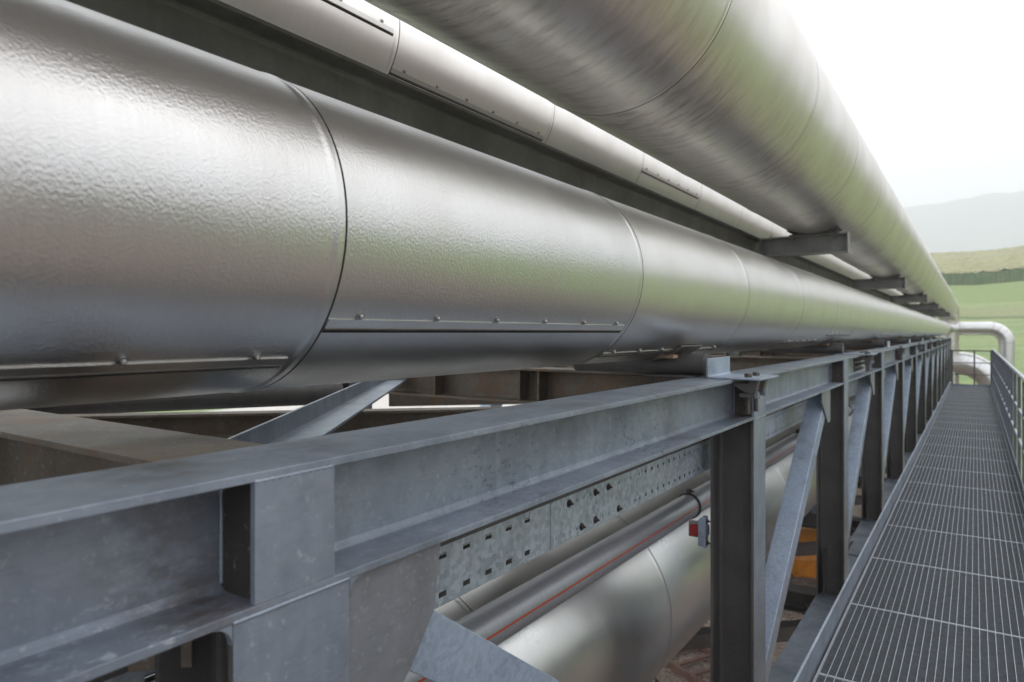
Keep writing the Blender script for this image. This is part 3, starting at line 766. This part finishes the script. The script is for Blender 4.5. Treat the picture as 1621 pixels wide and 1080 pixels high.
for k, y in enumerate(ys_p):
    o = gp if k == 0 else dup(gp, walk)
    o.location = (0, y, 0)
YWE = ys_p[-1] + PL
for x, s, nm in ((WL, 1, 'toe_plate'), (WR, -1, 'toe_plate')):
    mb = MB(); mb.prism([(0, -.16), (s*.045, -.16), (s*.045, -.152), (s*.008, -.152), (s*.008, .105), (0, .112)] if s > 0 else [(0, -.16), (0, .105), (-.006, .105), (-.006, -.152), (-.045, -.152), (-.045, -.16)], ((x, 0, 0), X, Z, Y), -1.45, YWE)
    mb.build(nm, M['galv'], walk, bev=.0008)
mb = MB(); mb.box((WL + .01, YWE + .001, -.12), (WR - .01, YWE + .007, .06)); mb.build('toe_plate', M['galv'], walk)
for y in cols_y[3:11]:
    if y > YWE: break
    mb = MB(); mb.prism(hprof(.10, .10, .006, .008, .01), ((0, y, -.215), Y, Z, X), WL + .05, WR); mb.prism(hprof(.10, .10, .006, .008, .01), ((WL + .10, y, 0), Y, X, Z), BOT - WZ - .12, -.266)
    mb.prism(hprof(.10, .10, .006, .008, .01), ((0, y, BOT - WZ - .17), Y, Z, X), XF + .002, WL + .15); mb.build('bracket', M['galv_dull'], walk)
def rail_post(mb, x, y, z0, z1):
    mb.box((x - .016, y - .005, z0), (x + .016, y + .005, z1))
rl = empty('railing', (WR, 0, WZ), 'steel railing with flat posts and two knee rails along the right of the walkway', 'railing')
xr = .035
posts = [y + PL/2 for y in ys_p]
pm = MB(); rail_post(pm, xr, 0, -.15, 1.02); pm.box((xr - .045, -.004, -.15), (xr + .0, .004, -.02)); bolt(pm, (xr - .02, -.005, -.08), -Y, .008, .01)
post0 = pm.build('post', M['post_zinc'], rl, bev=.001)
for k, y in enumerate(posts + [YWE]):
    o = post0 if k == 0 else dup(post0, rl); o.location = (0, y, 0)
mb = MB(); mb.tube([(xr, -1.4, 1.045), (xr, YWE, 1.045)], .021, 20); mb.build('handrail', M['rail'], rl, smooth=40)
for z in (.33, .66):
    mb = MB(); mb.tube([(xr, -1.4, z), (xr, YWE, z)], .012, 12); mb.build('knee_rail', M['rail'], rl, smooth=40)
r2 = empty('railing', (0, YWE + .01, WZ), 'short railing closing the far end of the walkway in front of the bent pipe', 'railing')
for x in (WL + .06, -.02, WR):
    mb = MB(); mb.box((x - .02, -.0, -.12), (x + .02, .012, 1.02)); mb.build('post', M['galv_dull'], r2)
mb = MB(); mb.tube([(WL - .02, .02, .98), (WL + .05, .02, 1.0), (WR + .02, .02, 1.0)], .019, 14); mb.build('handrail', M['galv_dull'], r2, smooth=40)
for z in (.33, .66):
    mb = MB(); mb.tube([(WL + .06, .02, z), (WR, .02, z)], .012, 10); mb.build('knee_rail', M['galv_dull'], r2, smooth=40)

# ------------------------------------------------------------------ things on the ground below
fr = empty('rusty_ladder', (-3.3, 9.1, GZ + .03), 'rusty ladder shaped steel frame lying on the gravel under the pipes', 'ladder frame')
rustm = plain('rusted_steel', (.19, .10, .075), .8, .1, .5, 12, .003)
for s in (-1, 1):
    mb = MB(); mb.box((s*.36 - .03, -1.2, .0), (s*.36 + .03, 1.4, .09)); o = mb.build('side_bar', rustm, fr, bev=.004); 
for i in range(9):
    mb = MB(); mb.box((-.33, -1.1 + i*.3, .03), (.33, -1.04 + i*.3, .06)); mb.build('rung', rustm, fr, bev=.003)
fr.rotation_euler = (0, 0, R(62))
def loader(x, y, rz):
    root = empty('loader', (x, y, GZ + .03), 'orange yellow wheeled loader parked on the gravel beneath the truss', 'loader')
    ym = plain('orange_yellow_paint', (.52, .19, .016), .45, 0, .4, 7)
    bk = plain('dark_machine_parts', (.03, .03, .03), .6)
    mb = MB(); mb.prism([(-1.25, .55), (-.2, .5), (.1, .45), (.9, .5), (.95, .85), (.2, .92), (-.1, 1.02), (-1.1, 1.02), (-1.3, .9)], ((0,0,0), Y, Z, X), -.48, .48); mb.build('body', ym, root, bev=.05)
    mb = MB()
    for sx in (-.42, .42):
        for sy in (-.25, .62): mb.box((sx - .03, sy - .03, 1.0), (sx + .03, sy + .03, 2.1))
    mb.box((-.5, -.35, 2.1), (.5, .72, 2.18)); mb.build('canopy', bk, root)
    mb = MB(); mb.box((-.25, -.2, 1.2), (.25, .2, 1.3)); mb.box((-.25, -.28, 1.2), (.25, -.2, 1.65)); mb.build('seat', bk, root, bev=.03)
    for sx in (-1, 1):
        for sy in (-.75, .62):
            mb = MB(); mb.revolve([(.12, 0), (.30, .0), (.38, .05), (.38, .20), (.30, .25), (.12, .25)], (sx * .72 - .125, sy, .38), X, 28); wl = mb.build('wheel', bk, root, smooth=30)
            mb = MB(); mb.revolve([(.19, -.005), (.17, .02), (.17, .24), (.19, .255)], (sx * .72 - .125, sy, .38), X, 20); mb.build('rim', M['bolt'], wl, smooth=30)
    mb = MB()
    for sx in (-.3, .3): mb.tube([(sx, .5, 1.15), (sx, 1.1, .9), (sx, 1.55, .45)], .06, 8)
    mb.build('lift_arm', ym, root)
    mb = MB(); mb.prism([(1.5, .06), (2.1, .03), (2.12, .07), (1.62, .14), (1.58, .55), (1.5, .6)], ((0,0,0), Y, Z, X), -.8, .8); mb.build('bucket', bk, root)
    root.rotation_euler = (0, 0, rz)
loader(-2.5, 12.9, R(25))

# ------------------------------------------------------------------ air
mb = MB(); mb.box((-2690, -560, GZ - 2), (2690, 2990, 455))
hz = mb.build('haze', [])
hm = bpy.data.materials.new('haze_air'); hm.use_nodes = True; t = hm.node_tree; t.nodes.clear()
o_ = t.nodes.new('ShaderNodeOutputMaterial'); pv = t.nodes.new('ShaderNodeVolumePrincipled')
pv.inputs['Color'].default_value = (.99, .99, 1, 1); pv.inputs['Density'].default_value = .0010; pv.inputs['Anisotropy'].default_value = 0
t.links.new(pv.outputs[0], o_.inputs['Volume']); hz.data.materials.append(hm); kind(hz, 'stuff')
